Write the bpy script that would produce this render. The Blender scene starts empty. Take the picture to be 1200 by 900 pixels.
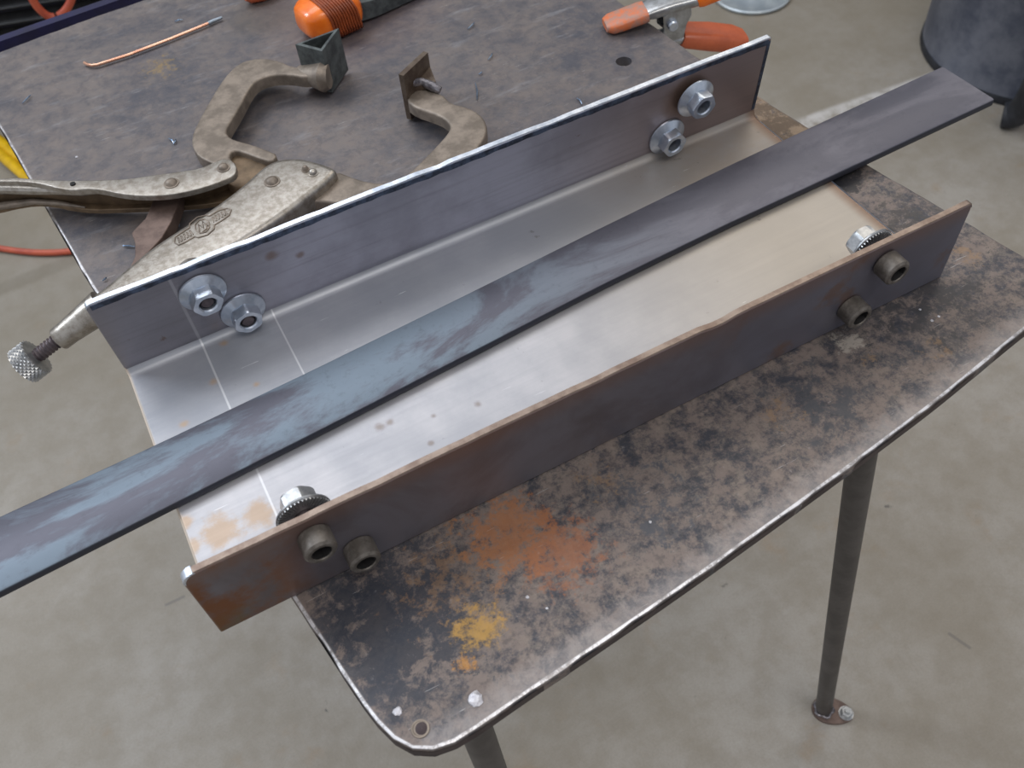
import bpy, bmesh, math, random
from mathutils import Vector, Matrix

random.seed(7)
U = 0.0635            # one unit of the layout = height of the channel's flange (2.5 in) in metres
FL = -10.0            # floor level in layout units (table top = 0)

# ------------------------------------------------------------------ camera
RX = Vector((0.88021727, -0.4694595, -0.06946468))
RY = Vector((-0.4083703, -0.67470365, -0.61482411))
RZ = Vector((0.24176695, 0.56954611, -0.78559912))
EYE = Vector((1.0481, -4.1165, 7.1149))
FPX = 1107.15

def W(x, y, z):
    """layout units -> metres, floor at z = 0"""
    return Vector((x * U, y * U, (z - FL) * U))

cam_data = bpy.data.cameras.new('camera')
cam = bpy.data.objects.new('camera', cam_data)
bpy.context.collection.objects.link(cam)
cam.matrix_world = Matrix.Translation(W(*EYE)) @ Matrix((RX, -RY, -RZ)).transposed().to_4x4()
cam_data.sensor_width = 36.0
cam_data.lens = FPX / 1200 * 36
cam_data.clip_start = 0.02
cam_data.dof.use_dof = True
cam_data.dof.focus_distance = 0.60
cam_data.dof.aperture_fstop = 14
scene = bpy.context.scene
scene.camera = cam

# ------------------------------------------------------------------ light
scene.view_settings.view_transform = 'Standard'
scene.view_settings.look = 'None'
scene.view_settings.gamma = 1
scene.view_settings.exposure = 0.08
world = bpy.data.worlds.new('world'); scene.world = world
world.use_nodes = True
wn = world.node_tree
wn.nodes['Background'].inputs[0].default_value = (0.88, 0.92, 1.0, 1)
wn.nodes['Background'].inputs[1].default_value = 0.58

def area(name, loc, target, sx, sy, power, col):
    d = bpy.data.lights.new(name, 'AREA'); d.shape = 'RECTANGLE'; d.size = sx; d.size_y = sy
    d.energy = power; d.color = col
    o = bpy.data.objects.new(name, d); bpy.context.collection.objects.link(o)
    o.location = loc
    o.rotation_euler = (Vector(target) - Vector(loc)).to_track_quat('-Z', 'Y').to_euler()
    return o
T0 = (0.25, 0.1, 0.63)
area('ceiling_light', (-0.15, 1.75, 2.95), T0, 2.0, 1.2, 27, (0.93, 0.96, 1.0))
area('bay_door_light', (-1.9, 1.9, 2.4), T0, .8, .8, 38, (0.80, 0.89, 1.0))
area('near_fill_light', (0.35, -0.75, 2.5), (0.3, -0.1, 0.3), 1.2, 0.8, 13, (1.0, 0.96, 0.90))  # added fill on the camera side: lights front faces, leaves far floor darker
area('warm_fill_light', (1.9, 1.2, 2.7), T0, 1.2, 0.9, 9, (1.0, 0.90, 0.74))  # added warm fill for the warmer tone at the right

# ------------------------------------------------------------------ helpers
def at(u, v, z=0.0):
    """point of height z (layout units) seen at photo pixel u, v"""
    d = RX * ((u - 600) / FPX) + RY * ((v - 450) / FPX) + RZ
    return EYE + d * ((z - EYE.z) / d.z)

def srgb(r, g, b):
    f = lambda c: (c / 255 / 12.92) if c / 255 <= 0.04045 else ((c / 255 + 0.055) / 1.055) ** 2.4
    return (f(r), f(g), f(b), 1)

class NT:
    """small node builder; coordinates come in layout units of the object's own frame"""
    def __init__(self, name):
        self.m = bpy.data.materials.new(name); self.m.use_nodes = True
        self.t = self.m.node_tree; self.n = self.t.nodes
        self.b = self.n['Principled BSDF']
        tc = self.n.new('ShaderNodeTexCoord')
        s = self.n.new('ShaderNodeVectorMath'); s.operation = 'SCALE'; s.inputs['Scale'].default_value = 1 / U
        self.t.links.new(tc.outputs['Object'], s.inputs[0]); self.co = s.outputs[0]
    def put(self, sock, v):
        if hasattr(v, 'is_output'): self.t.links.new(v, sock)
        else: sock.default_value = v
    def map(self, scale=(1, 1, 1), rot=0.0, loc=(0, 0, 0)):
        n = self.n.new('ShaderNodeMapping'); self.put(n.inputs['Vector'], self.co)
        n.inputs['Scale'].default_value = scale; n.inputs['Rotation'].default_value = (0, 0, rot)
        n.inputs['Location'].default_value = loc
        return n.outputs[0]
    def noise(self, scale=1, detail=6, rough=0.6, co=None, dist=0.0):
        n = self.n.new('ShaderNodeTexNoise'); self.put(n.inputs['Vector'], co or self.co)
        n.inputs['Scale'].default_value = scale; n.inputs['Detail'].default_value = detail
        n.inputs['Roughness'].default_value = rough; n.inputs['Distortion'].default_value = dist
        return n.outputs['Fac']
    def ramp(self, v, a, b, lo=0.0, hi=1.0):
        n = self.n.new('ShaderNodeMapRange'); self.put(n.inputs[0], v); n.interpolation_type = 'SMOOTHSTEP'
        n.inputs[1].default_value = a; n.inputs[2].default_value = b
        n.inputs[3].default_value = lo; n.inputs[4].default_value = hi
        return n.outputs[0]
    def math(self, op, a, b=0.0, c=None):
        n = self.n.new('ShaderNodeMath'); n.operation = op; self.put(n.inputs[0], a); self.put(n.inputs[1], b)
        if c is not None: self.put(n.inputs[2], c)
        return n.outputs[0]
    def mul(self, a, b): return self.math('MULTIPLY', a, b)
    def mix(self, f, a, b):
        n = self.n.new('ShaderNodeMix'); n.data_type = 'RGBA'; self.put(n.inputs[0], f)
        self.put(n.inputs[6], a); self.put(n.inputs[7], b); return n.outputs[2]
    def xyz(self):
        n = self.n.new('ShaderNodeSeparateXYZ'); self.put(n.inputs[0], self.co); return n.outputs
    def spot(self, c, r0, r1, wob=0.0, flat=True):
        """1 inside r0 around c, 0 beyond r1"""
        co = self.co
        if flat:
            v = self.n.new('ShaderNodeVectorMath'); v.operation = 'MULTIPLY'
            self.put(v.inputs[0], co); v.inputs[1].default_value = (1, 1, 0); co = v.outputs[0]; c = (c[0], c[1], 0)
        v = self.n.new('ShaderNodeVectorMath'); v.operation = 'DISTANCE'
        self.put(v.inputs[0], co); v.inputs[1].default_value = c
        d = v.outputs['Value']
        if wob: d = self.math('ADD', d, self.mul(self.math('SUBTRACT', self.noise(3.5, 8, 0.7), 0.5), wob))
        return self.ramp(d, r0, r1, 1.0, 0.0)
    def patch(self, c, r, nz, amp=.34, th=.62, soft=.05):
        """ragged stain: noise lifted above a threshold inside radius r of c"""
        sp = self.spot(c, 0, r)
        v = self.math('ADD', nz, self.mul(self.math('SUBTRACT', sp, .35), amp * .62))
        return self.mul(self.ramp(v, th - .07, th - .07 + soft + .03), self.ramp(sp, .02, .2))
    def line(self, p, q, w):
        """1 on the straight segment p-q in the object's xy plane, half width w"""
        px, py = p; qx, qy = q; L = math.hypot(qx - px, qy - py); dx, dy = (qx - px) / L, (qy - py) / L
        X, Y, _ = self.xyz()
        ax = self.math('SUBTRACT', X, px); ay = self.math('SUBTRACT', Y, py)
        s = self.math('ADD', self.mul(ax, dx), self.mul(ay, dy))
        t = self.math('ABSOLUTE', self.math('ADD', self.mul(ax, -dy), self.mul(ay, dx)))
        a = self.ramp(t, w * 0.4, w, 1.0, 0.0)
        return self.mul(a, self.mul(self.ramp(s, 0, w, 0.0, 1.0), self.ramp(s, L - w, L, 1.0, 0.0)))
    def done(self, color, rough=0.5, metal=0.0, bump=None, bstr=0.2, bdist=0.0005, coat=0.0):
        self.put(self.b.inputs['Base Color'], color); self.put(self.b.inputs['Roughness'], rough)
        self.put(self.b.inputs['Metallic'], metal)
        if coat: self.b.inputs['Coat Weight'].default_value = coat
        if bump is not None:
            n = self.n.new('ShaderNodeBump'); self.put(n.inputs['Height'], bump)
            n.inputs['Strength'].default_value = bstr; n.inputs['Distance'].default_value = bdist
            self.t.links.new(n.outputs[0], self.b.inputs['Normal'])
        return self.m

# ------------------------------------------------------------------ materials
def mat_simple(name, c1, c2, rough=0.5, metal=0.0, scale=6.0, bstr=0.15, coat=0.0, lo=.35, hi=.65):
    k = NT(name); f = k.ramp(k.noise(scale, 8, .65), lo, hi)
    return k.done(k.mix(f, srgb(*c1), srgb(*c2)), rough, metal, k.noise(scale * 4, 5), bstr, coat=coat)

def mat_floor():
    k = NT('concrete')
    a = k.ramp(k.noise(.22, 7, .6), .35, .65); b = k.ramp(k.noise(1.6, 9, .7), .35, .68)
    f = k.noise(26, 4, .8)
    c = k.mix(a, srgb(146, 138, 126), srgb(162, 156, 148))
    c = k.mix(k.mul(b, .45), c, srgb(128, 118, 102))
    c = k.mix(k.mul(k.ramp(k.noise(.9, 6, .6, k.map((1, 1, 1), 0, (7, 3, 0))), .58, .78), .5), c, srgb(148, 124, 96))
    c = k.mix(k.ramp(k.noise(3.1, 5, .6, k.map(loc=(3, 9, 1))), .70, .76), c, srgb(92, 88, 84))
    c = k.mix(k.mul(k.ramp(f, .35, .75), .25), c, srgb(96, 92, 84))
    Yf = k.xyz()[1]
    c = k.mix(k.ramp(Yf, 4, 20, 0, .5), c, srgb(112, 104, 88))  # far floor tinted darker to stand in for light falling off
    # worn pale streak and the darker joint lines of the slab
    c = k.mix(k.mul(k.line((15.4, 12.5), (26.0, 11.6), .34), k.ramp(k.noise(2.2, 5), .25, .6)), c, srgb(186, 182, 178))
    c = k.mix(k.mul(k.line((-16.0, 17.6), (3.0, 18.4), .35), .4), c, srgb(104, 96, 82))
    F = lambda u, v: at(u, v, FL).xy
    for p, q in ((F(1110, 741), F(1139, 761)), (F(192, 710), F(218, 698)), (F(560, 640), F(600, 655))):
        c = k.mix(k.mul(k.line(p, q, .045), .5), c, srgb(96, 92, 90))
    return k.done(c, .62, 0.0, k.noise(9, 8, .7), .25, .002)

def mat_table():
    k = NT('table_steel')
    X, Y, Z = k.xyz()
    big = k.noise(.75, 7, .62, dist=.4); mid = k.noise(3.1, 11, .78, k.map(loc=(4, 1, 0))); fine = k.noise(11, 8, .75)
    n2 = k.noise(4.6, 11, .80, k.map(loc=(2, 6, 0)), .3); n3 = k.noise(7.0, 9, .82, k.map(loc=(9, 2, 0)))
    c = k.mix(k.ramp(mid, .42, .56), srgb(60, 61, 68), srgb(118, 106, 100))
    c = k.mix(k.mul(k.ramp(n2, .47, .60), .55), c, srgb(134, 122, 112))
    c = k.mix(k.mul(k.ramp(fine, .52, .38), .4), c, srgb(44, 44, 50))
    rc = k.mix(k.ramp(big, .30, .66), srgb(78, 78, 86), srgb(112, 105, 103))
    rc = k.mix(k.mul(k.ramp(mid, .42, .62), .4), rc, srgb(122, 110, 102))
    rc = k.mix(k.mul(k.ramp(n2, .52, .40), .45), rc, srgb(70, 70, 78))
    rc = k.mix(k.mul(k.ramp(k.noise(1.0, 8, .7, k.map((1.2, 5, 1), .45)), .54, .72), .45), rc, srgb(148, 148, 152))
    c = k.mix(k.mul(k.ramp(Y, 2.8, 4.5), .9), c, rc)
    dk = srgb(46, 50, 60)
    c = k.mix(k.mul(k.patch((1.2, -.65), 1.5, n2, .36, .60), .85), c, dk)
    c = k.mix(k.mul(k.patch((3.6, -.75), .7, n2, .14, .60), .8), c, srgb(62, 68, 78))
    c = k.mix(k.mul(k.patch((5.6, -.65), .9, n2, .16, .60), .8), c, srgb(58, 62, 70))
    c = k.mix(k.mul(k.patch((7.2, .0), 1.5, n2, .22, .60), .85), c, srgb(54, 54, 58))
    c = k.mix(k.mul(k.patch((7.75, 1.75), .6, n2, .5, .62), .9), c, srgb(44, 44, 48))
    c = k.mix(k.mul(k.patch((7.9, .8), .8, n2, .3, .62), .8), c, srgb(60, 58, 58))
    c = k.mix(k.mul(k.patch((7.75, 2.9), .9, n3, .30, .54), .8), c, srgb(142, 122, 100))
    c = k.mix(k.mul(k.patch((7.75, 2.9), .75, n2, .25, .56), .8), c, srgb(80, 66, 54))
    # rust and yellow stains
    c = k.mix(k.mul(k.patch((1.9, -.5), 1.0, n3, .22, .62), .6), c, srgb(132, 104, 80))
    c = k.mix(k.mul(k.patch((2.45, -.38), .75, n3, .40, .575, .10), .75), c, srgb(158, 104, 66))
    c = k.mix(k.mul(k.patch((2.75, -.75), .70, n3, .40, .585, .10), .7), c, srgb(150, 96, 64))
    c = k.mix(k.mul(k.patch((1.84, -1.00), .46, n3, .46, .60, .14), .7), c, srgb(184, 142, 66))
    c = k.mix(k.mul(k.patch((1.62, -1.22), .22, n3, .46, .66, .08), .75), c, srgb(176, 124, 58))
    for (sx, sy, rr) in ((5.2, -.5, .5), (6.9, -.65, .4), (3.4, -.3, .5), (6.3, -.45, .35), (8.0, .1, .5)):
        c = k.mix(k.mul(k.patch((sx, sy), rr, n3, .28, .66), .55), c, srgb(140, 112, 84))
    q = at(190, 78); c = k.mix(k.mul(k.patch((q.x, q.y), .6, n3, .3, .62, .1), .6), c, srgb(150, 124, 76))
    q = at(310, 18); c = k.mix(k.mul(k.spot((q.x, q.y), .25, .7), .5), c, srgb(82, 74, 66))
    q = at(420, 15); c = k.mix(k.mul(k.spot((q.x, q.y), .4, 1.6), .25), c, srgb(112, 84, 80))
    c = k.mix(k.mul(k.patch((6.25, -.2), .35, n3, .42, .64, .08), .75), c, srgb(166, 158, 148))
    c = k.mix(k.mul(k.ramp(fine, .60, .74), .35), c, srgb(170, 166, 166))
    # scratches
    s = k.ramp(k.noise(1.0, 3, .6, k.map((2.0, 42, 1), .7)), .70, .74)
    s2 = k.ramp(k.noise(1.0, 3, .6, k.map((2.0, 50, 1), 2.0, (5, 5, 0))), .71, .75)
    c = k.mix(k.mul(k.math('MAXIMUM', s, s2), .5), c, srgb(190, 188, 186))
    at_ = k.n.new('ShaderNodeAttribute'); at_.attribute_name = 'edge'; A = at_.outputs['Fac']
    e = k.ramp(k.math('ADD', A, k.mul(k.math('SUBTRACT', n2, .5), 1.1)), .10, .80)
    e = k.mul(e, k.ramp(A, .0, .25))
    c = k.mix(k.mul(e, .62), c, srgb(160, 154, 152))
    line = k.mul(k.ramp(A, .70, .95), k.ramp(k.noise(6, 8, .8), .40, .56, .12, 1))
    c = k.mix(line, c, srgb(222, 220, 222))
    rough = k.ramp(mid, .3, .7, .42, .56)
    return k.done(c, k.math('SUBTRACT', rough, k.mul(e, .08)), k.math('ADD', .30, k.mul(e, .3)), k.math('ADD', mid, k.mul(fine, .6)), .35, .0006)

def mat_web():
    k = NT('bright_channel_steel'); X, Y, Z = k.xyz()
    brushed = k.noise(1.0, 6, .6, k.map((.8, 26, 6)))
    cl = k.noise(.9, 7, .6)
    c = k.mix(k.ramp(cl, .35, .65), srgb(160, 160, 165), srgb(182, 180, 183))
    c = k.mix(k.mul(k.ramp(brushed, .35, .75), .18), c, srgb(150, 152, 158))
    c = k.mix(k.mul(k.ramp(X, 3.2, 6.6), .8), c, srgb(162, 152, 138))
    c = k.mix(k.mul(k.mul(k.ramp(Y, 2.0, 2.3), k.ramp(X, 4.6, 6.6)), k.ramp(k.noise(1.3, 8, .7), .30, .65, .2, .75)), c, srgb(158, 134, 100))
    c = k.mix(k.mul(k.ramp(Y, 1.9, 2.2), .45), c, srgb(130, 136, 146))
    r = k.ramp(k.noise(4.2, 8, .7), .44, .52)
    for (u, v, a, b) in ((262, 620, .10, .30), (300, 605, .06, .24), (225, 640, .04, .14), (215, 612, .03, .13), (160, 480, .02, .09),
                         (215, 497, .03, .08), (250, 447, .03, .09), (300, 450, .02, .06), (262, 402, .03, .09), (333, 590, .02, .07),
                         (445, 500, .03, .08), (457, 494, .03, .07), (508, 487, .02, .06), (560, 473, .03, .07), (505, 519, .02, .05)):
        q = at(u, v, .08); grey = u > 400
        b *= .8
        c = k.mix(k.mul(k.spot((q.x, q.y), 0 if b < .1 else a, b, b * 2.2), .65), c, srgb(122, 108, 98) if grey else srgb(172, 142, 108))
    c = k.mix(k.ramp(X, .035, .0), c, srgb(206, 190, 172))
    c = k.mix(k.mul(k.ramp(X, 7.40, 7.56), .8), c, srgb(120, 92, 72))
    c = k.mix(k.mul(k.ramp(k.noise(6, 5, .6), .68, .74), .6), c, srgb(110, 106, 104))
    L = k.math('MAXIMUM', k.line((.765, -.1), (.765, 3.2), .014), k.line((1.53, 1.9), (1.53, 3.2), .012))
    c = k.mix(k.mul(L, .5), c, srgb(224, 224, 226))
    s = k.ramp(k.noise(1.0, 3, .6, k.map((1.6, 30, 1), .8)), .72, .75)
    c = k.mix(k.mul(s, .6), c, srgb(236, 236, 238))
    return k.done(c, k.ramp(brushed, .3, .7, .44, .50), .5, brushed, .05, .0004)

def mat_rear_flange():
    k = NT('satin_flange_steel'); X, Y, Z = k.xyz()
    br = k.noise(1.0, 6, .6, k.map((.5, 3, 16)))
    c = k.mix(k.ramp(k.noise(.8, 7, .6, k.map(loc=(1, 4, 0))), .35, .65), srgb(146, 146, 158), srgb(172, 172, 186))
    c = k.mix(k.mul(k.ramp(X, 2.2, .6), .6), c, srgb(112, 108, 110))
    c = k.mix(k.mul(k.ramp(X, 4.3, 6.8), .75), c, srgb(134, 114, 106))
    c = k.mix(k.mul(k.ramp(br, .45, .75), .25), c, srgb(96, 92, 94))
    c = k.mix(k.mul(k.ramp(k.noise(3.4, 7, .65), .66, .73), .7), c, srgb(104, 82, 68))
    for x, z, r in ((1.72, .87, .10), (1.98, .72, .07), (6.5, .8, .36)):
        ring = k.mul(k.spot((x, 3.05, z), r * .4, r, .1, False), .6)
        c = k.mix(ring, c, srgb(110, 80, 52))
    c = k.mix(k.mul(k.line((.765, 2.2), (.765, 4.0), .02), .5), c, srgb(176, 176, 180))
    return k.done(c, .36, .65, br, .10, .0004)

def mat_front_flange():
    k = NT('browned_flange_steel'); X, Y, Z = k.xyz()
    n = k.noise(1.1, 9, .65, dist=.5)
    c = k.mix(k.ramp(n, .35, .65), srgb(94, 86, 88), srgb(110, 106, 112))
    c = k.mix(k.mul(k.ramp(X, 3.2, 6.0), .5), c, srgb(108, 110, 124))
    rust = k.mul(k.ramp(k.noise(1.7, 9, .7, k.map(loc=(3, 3, 3))), .38, .60), k.ramp(X, 1.2, .3))
    c = k.mix(rust, c, srgb(112, 70, 42))
    c = k.mix(k.mul(k.mul(k.ramp(X, 1.0, .2), k.ramp(Z, .35, .0)), k.ramp(n, .4, .6)), c, srgb(92, 80, 42))
    c = k.mix(k.mul(k.ramp(Z, .72, .98), .5), c, srgb(122, 92, 76))
    c = k.mix(k.mul(k.ramp(k.noise(1.6, 7, .6, k.map(loc=(8, 2, 3))), .56, .66), k.mul(k.ramp(X, 4.6, 5.4), .6)), c, srgb(112, 82, 62))
    return k.done(c, .46, .55, k.noise(12, 6), .12, .0004)

def mat_bar():
    k = NT('mill_scale_bar'); X, Y, Z = k.xyz()
    n = k.noise(1.0, 9, .66, k.map((.55, 1.5, 1), -.15), .6); f = k.noise(9, 7, .75)
    a = k.mix(k.ramp(n, .43, .55), srgb(88, 88, 98), srgb(112, 124, 136))
    b = k.mix(k.ramp(n, .40, .62), srgb(90, 89, 98), srgb(112, 110, 118))
    c = k.mix(k.ramp(X, 2.0, 6.5), a, b)
    c = k.mix(k.mul(k.ramp(f, .52, .72), .3), c, srgb(66, 66, 74))
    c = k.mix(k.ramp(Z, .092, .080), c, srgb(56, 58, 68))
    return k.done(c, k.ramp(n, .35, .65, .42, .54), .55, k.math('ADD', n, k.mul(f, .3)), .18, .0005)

M = {}
def build_materials():
    M['floor'] = mat_floor(); M['table'] = mat_table(); M['web'] = mat_web()
    M['rflange'] = mat_rear_flange(); M['fflange'] = mat_front_flange(); M['bar'] = mat_bar()
    M['edge'] = mat_simple('dark_cut_edge', (60, 50, 52), (76, 66, 66), .55, .5)
    M['ground'] = mat_simple('ground_bright_edge', (170, 178, 190), (214, 218, 226), .38, .8, 5)
    M['toe'] = mat_simple('blued_corner', (48, 52, 64), (84, 96, 118), .4, .7, 8)
    M['brownedge'] = mat_simple('brown_top_edge', (118, 100, 90), (152, 136, 124), .42, .6, 4)
    M['pipe'] = mat_simple('dark_pipe', (62, 58, 56), (80, 76, 74), .45, .3, 3)
    M['zinc'] = mat_simple('zinc', (176, 186, 200), (206, 212, 222), .28, .85, 5)
    M['zincdull'] = mat_simple('dull_zinc', (150, 152, 154), (190, 190, 190), .35, .8, 6)
    M['black'] = mat_simple('black_oxide', (80, 74, 68), (108, 102, 96), .5, .4, 10)
    M['screwtip'] = mat_simple('screw_end', (84, 76, 80), (110, 100, 102), .5, .6, 8)
    M['hole'] = mat_simple('socket_dark', (16, 14, 14), (30, 26, 26), .7, .2, 5)
    M['clamp'] = mat_simple('worn_nickel', (140, 132, 122), (172, 166, 158), .36, .8, 11, .25)
    M['clampdull'] = mat_simple('oxidised_jaw', (112, 102, 92), (142, 130, 118), .5, .45, 5, .3)
    M['clampbrown'] = mat_simple('browned_steel', (96, 80, 62), (122, 102, 80), .5, .45, 5, .3)
    M['link'] = mat_simple('brown_link', (92, 76, 70), (116, 98, 90), .5, .5, 5, .2)
    M['pad'] = mat_simple('dark_pad_steel', (66, 70, 72), (96, 102, 102), .5, .5, 6, .3)
    M['padbrown'] = mat_simple('brown_pad_steel', (80, 66, 56), (104, 92, 80), .5, .5, 6, .3)
    M['bead'] = mat_simple('weld_bead', (90, 86, 90), (150, 146, 150), .35, .7, 14, .5)
    M['orange'] = mat_simple('orange_plastic', (226, 104, 20), (240, 122, 30), .30, 0, 4, .05, .3)
    M['brownrib'] = mat_simple('brown_grip', (124, 56, 24), (150, 70, 30), .5, 0, 8)
    M['sleeve'] = mat_simple('orange_sleeve', (176, 88, 56), (194, 98, 60), .38, 0, 4, .1)
    M['sleeveworn'] = mat_simple('worn_sleeve', (156, 124, 112), (204, 108, 62), .45, 0, 7, .1)
    M['clampsteel'] = mat_simple('spring_clamp_steel', (150, 150, 150), (182, 184, 186), .30, .85, 6)
    M['copper'] = mat_simple('copper_wire', (188, 136, 112), (214, 168, 142), .3, .8, 3, .05)
    M['wiretip'] = mat_simple('bare_wire_tip', (130, 140, 150), (160, 170, 180), .35, .8, 3, .05)
    M['sliver'] = mat_simple('steel_sliver', (84, 104, 128), (150, 166, 186), .3, .8, 8, .05)
    M['spatter'] = mat_simple('weld_spatter', (176, 174, 180), (206, 204, 208), .4, .5, 30, .5)
    M['machine'] = mat_simple('black_louvre', (20, 20, 22), (34, 33, 34), .5, .1, 3)
    M['machinegap'] = mat_simple('navy_gap', (8, 8, 22), (14, 12, 34), .7, 0, 3)
    M['navy'] = mat_simple('navy_strip', (12, 10, 48), (18, 16, 62), .5, 0, 3)
    M['redhose'] = mat_simple('red_orange_hose', (160, 66, 46), (182, 84, 56), .45, 0, 3, .05)
    M['yellow'] = mat_simple('yellow_hose', (190, 150, 16), (214, 172, 22), .45, 0, 3, .05)
    M['drum'] = mat_simple('bluish_drum', (86, 92, 108), (124, 128, 140), .45, .5, .8, .2)
    M['rubber'] = mat_simple('black_rubber', (24, 26, 32), (42, 44, 50), .6, 0, 3)
    M['disc'] = mat_simple('pale_disc', (168, 178, 186), (196, 204, 208), .4, .6, 2)
    M['wall'] = mat_simple('painted_wall', (150, 150, 148), (168, 168, 164), .8, 0, .6)
build_materials()

def mesh_obj(name, verts, faces, mat, parent=None, origin=(0, 0, FL), smooth=None, loc_name=None):
    """verts in layout units, kept relative to origin; a child shares its thing's origin"""
    ox, oy, oz = origin
    me = bpy.data.meshes.new(name)
    me.from_pydata([((x - ox) * U, (y - oy) * U, (z - oz) * U) for x, y, z in verts], [], faces)
    bm = bmesh.new(); bm.from_mesh(me); bmesh.ops.recalc_face_normals(bm, faces=bm.faces); bm.to_mesh(me); bm.free()
    me.materials.append(mat)
    if smooth is not None:
        me.polygons.foreach_set('use_smooth', [True] * len(me.polygons))
        me.set_sharp_from_angle(angle=math.radians(smooth))
    o = bpy.data.objects.new(name, me); bpy.context.collection.objects.link(o)
    if parent: o.parent = parent
    else: o.location = W(*origin)
    return o

def thing(name, label, cat, origin, group=None):
    o = bpy.data.objects.new(name, None); bpy.context.collection.objects.link(o)
    o.location = W(*origin); o.empty_display_size = .02
    o['label'] = label; o['category'] = cat
    if group: o['group'] = group
    return o

def tag(o, label=None, cat=None, group=None, kind=None):
    if label: o['label'] = label
    if cat: o['category'] = cat
    if group: o['group'] = group
    if kind: o['kind'] = kind
    return o

class MB:
    """collects vertices and faces in layout units"""
    def __init__(s): s.v = []; s.f = []
    def add(s, v, f):
        n = len(s.v); s.v += [tuple(p) for p in v]; s.f += [tuple(i + n for i in q) for q in f]; return s
    def box(s, c, d, R=None):
        R = R or Matrix.Identity(3); c = Vector(c)
        v = [c + R @ Vector((sx * d[0] / 2, sy * d[1] / 2, sz * d[2] / 2)) for sx in (-1, 1) for sy in (-1, 1) for sz in (-1, 1)]
        return s.add(v, [(0, 1, 3, 2), (4, 6, 7, 5), (0, 4, 5, 1), (2, 3, 7, 6), (0, 2, 6, 4), (1, 5, 7, 3)])
    def loops(s, rings, close=True, cap0=True, cap1=True):
        n = len(rings[0]); v = [p for r in rings for p in r]; f = []
        for i in range(len(rings) - 1):
            for j in range(n if close else n - 1):
                a = i * n + j; b = i * n + (j + 1) % n; f.append((a, b, b + n, a + n))
        if cap0: f.append(tuple(range(n - 1, -1, -1)))
        if cap1: f.append(tuple(range((len(rings) - 1) * n, len(rings) * n)))
        return s.add(v, f)
    def lathe(s, p, axis, prof, n=28, cap0=True, cap1=True, ref=None):
        """prof: list of (along, radius)"""
        a = Vector(axis).normalized(); r = Vector(ref) if ref else Vector((0, 0, 1))
        if abs(a.dot(r)) > .95: r = Vector((1, 0, 0))
        e1 = (r - a * r.dot(a)).normalized(); e2 = a.cross(e1); p = Vector(p)
        return s.loops([[p + a * h + (e1 * math.cos(2 * math.pi * k / n) + e2 * math.sin(2 * math.pi * k / n)) * R for k in range(n)] for h, R in prof], True, cap0, cap1)
    def tube(s, pts, r, n=10):
        pts = [Vector(p) for p in pts]; rings = []; up = Vector((0, 0, 1))
        for i, p in enumerate(pts):
            t = (pts[min(i + 1, len(pts) - 1)] - pts[max(i - 1, 0)]).normalized()
            if abs(t.dot(up)) > .95: up = Vector((1, 0, 0))
            e1 = (up - t * up.dot(t)).normalized(); e2 = t.cross(e1); R = r[i] if isinstance(r, (list, tuple)) else r
            rings.append([p + (e1 * math.cos(2 * math.pi * k / n) + e2 * math.sin(2 * math.pi * k / n)) * R for k in range(n)])
        return s.loops(rings)
    def build(s, name, mat, parent=None, origin=(0, 0, FL), smooth=35): return mesh_obj(name, s.v, s.f, mat, parent, origin, smooth)

def smooth_loop(P, it=1, closed=True):
    """Chaikin rounding of a polyline"""
    for _ in range(it):
        Q = []; n = len(P)
        if not closed: Q.append(P[0])
        for i in range(n if closed else n - 1):
            a = Vector(P[i]); b = Vector(P[(i + 1) % n]); Q += [a * .75 + b * .25, a * .25 + b * .75]
        if not closed: Q.append(P[-1])
        P = Q
    return P

def slab(pix, ztop, thick, name, mat, parent, origin, bevel=.03, rnd=1, ztops=None, smooth=40):
    """plate standing at its own height: outline followed at height ztop, given real thickness and a bevelled rim"""
    P = [at(u, v, ztops[i] if ztops else ztop) for i, (u, v) in enumerate(pix)]
    if rnd: P = smooth_loop(P, rnd)
    bm = bmesh.new()
    vs = [bm.verts.new((Vector(p) - Vector(origin)) * U) for p in P]
    f = bm.faces.new(vs); f.normal_update()
    if f.normal.z < 0: f.normal_flip()
    r = bmesh.ops.extrude_face_region(bm, geom=[f])
    nv = [g for g in r['geom'] if isinstance(g, bmesh.types.BMVert)]
    bmesh.ops.translate(bm, verts=vs, vec=(0, 0, -thick * U))
    bm.normal_update()
    top = [fc for fc in bm.faces if len(fc.verts) == len(vs) and fc.calc_center_median().z > (ztop - origin[2] - thick * .5) * U]
    if bevel and not ztops:
        te = [e for e in bm.edges if all(v in nv for v in e.verts)]
        bmesh.ops.bevel(bm, geom=te, offset=bevel * U, segments=3, affect='EDGES', profile=.6, clamp_overlap=True)
    big = [fc for fc in bm.faces if len(fc.verts) > 4]
    bmesh.ops.triangulate(bm, faces=big)
    bmesh.ops.recalc_face_normals(bm, faces=bm.faces)
    me = bpy.data.meshes.new(name); bm.to_mesh(me); bm.free(); me.materials.append(mat)
    me.polygons.foreach_set('use_smooth', [True] * len(me.polygons)); me.set_sharp_from_angle(angle=math.radians(smooth))
    o = bpy.data.objects.new(name, me); bpy.context.collection.objects.link(o)
    if parent: o.parent = parent
    else: o.location = W(*origin)
    return o

# ------------------------------------------------------------------ the setting
o = MB().box((20, 12, FL - 1), (150, 130, 2)).build('floor', M['floor'], origin=(0, 0, FL)); tag(o, kind='structure')
o = MB().box((20, 76, FL + 26), (150, 2, 52)).build('wall_back', M['wall']); tag(o, kind='structure')
o = MB().box((94, 12, FL + 26), (2, 126, 52)).build('wall_right', M['wall']); tag(o, kind='structure')

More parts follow.
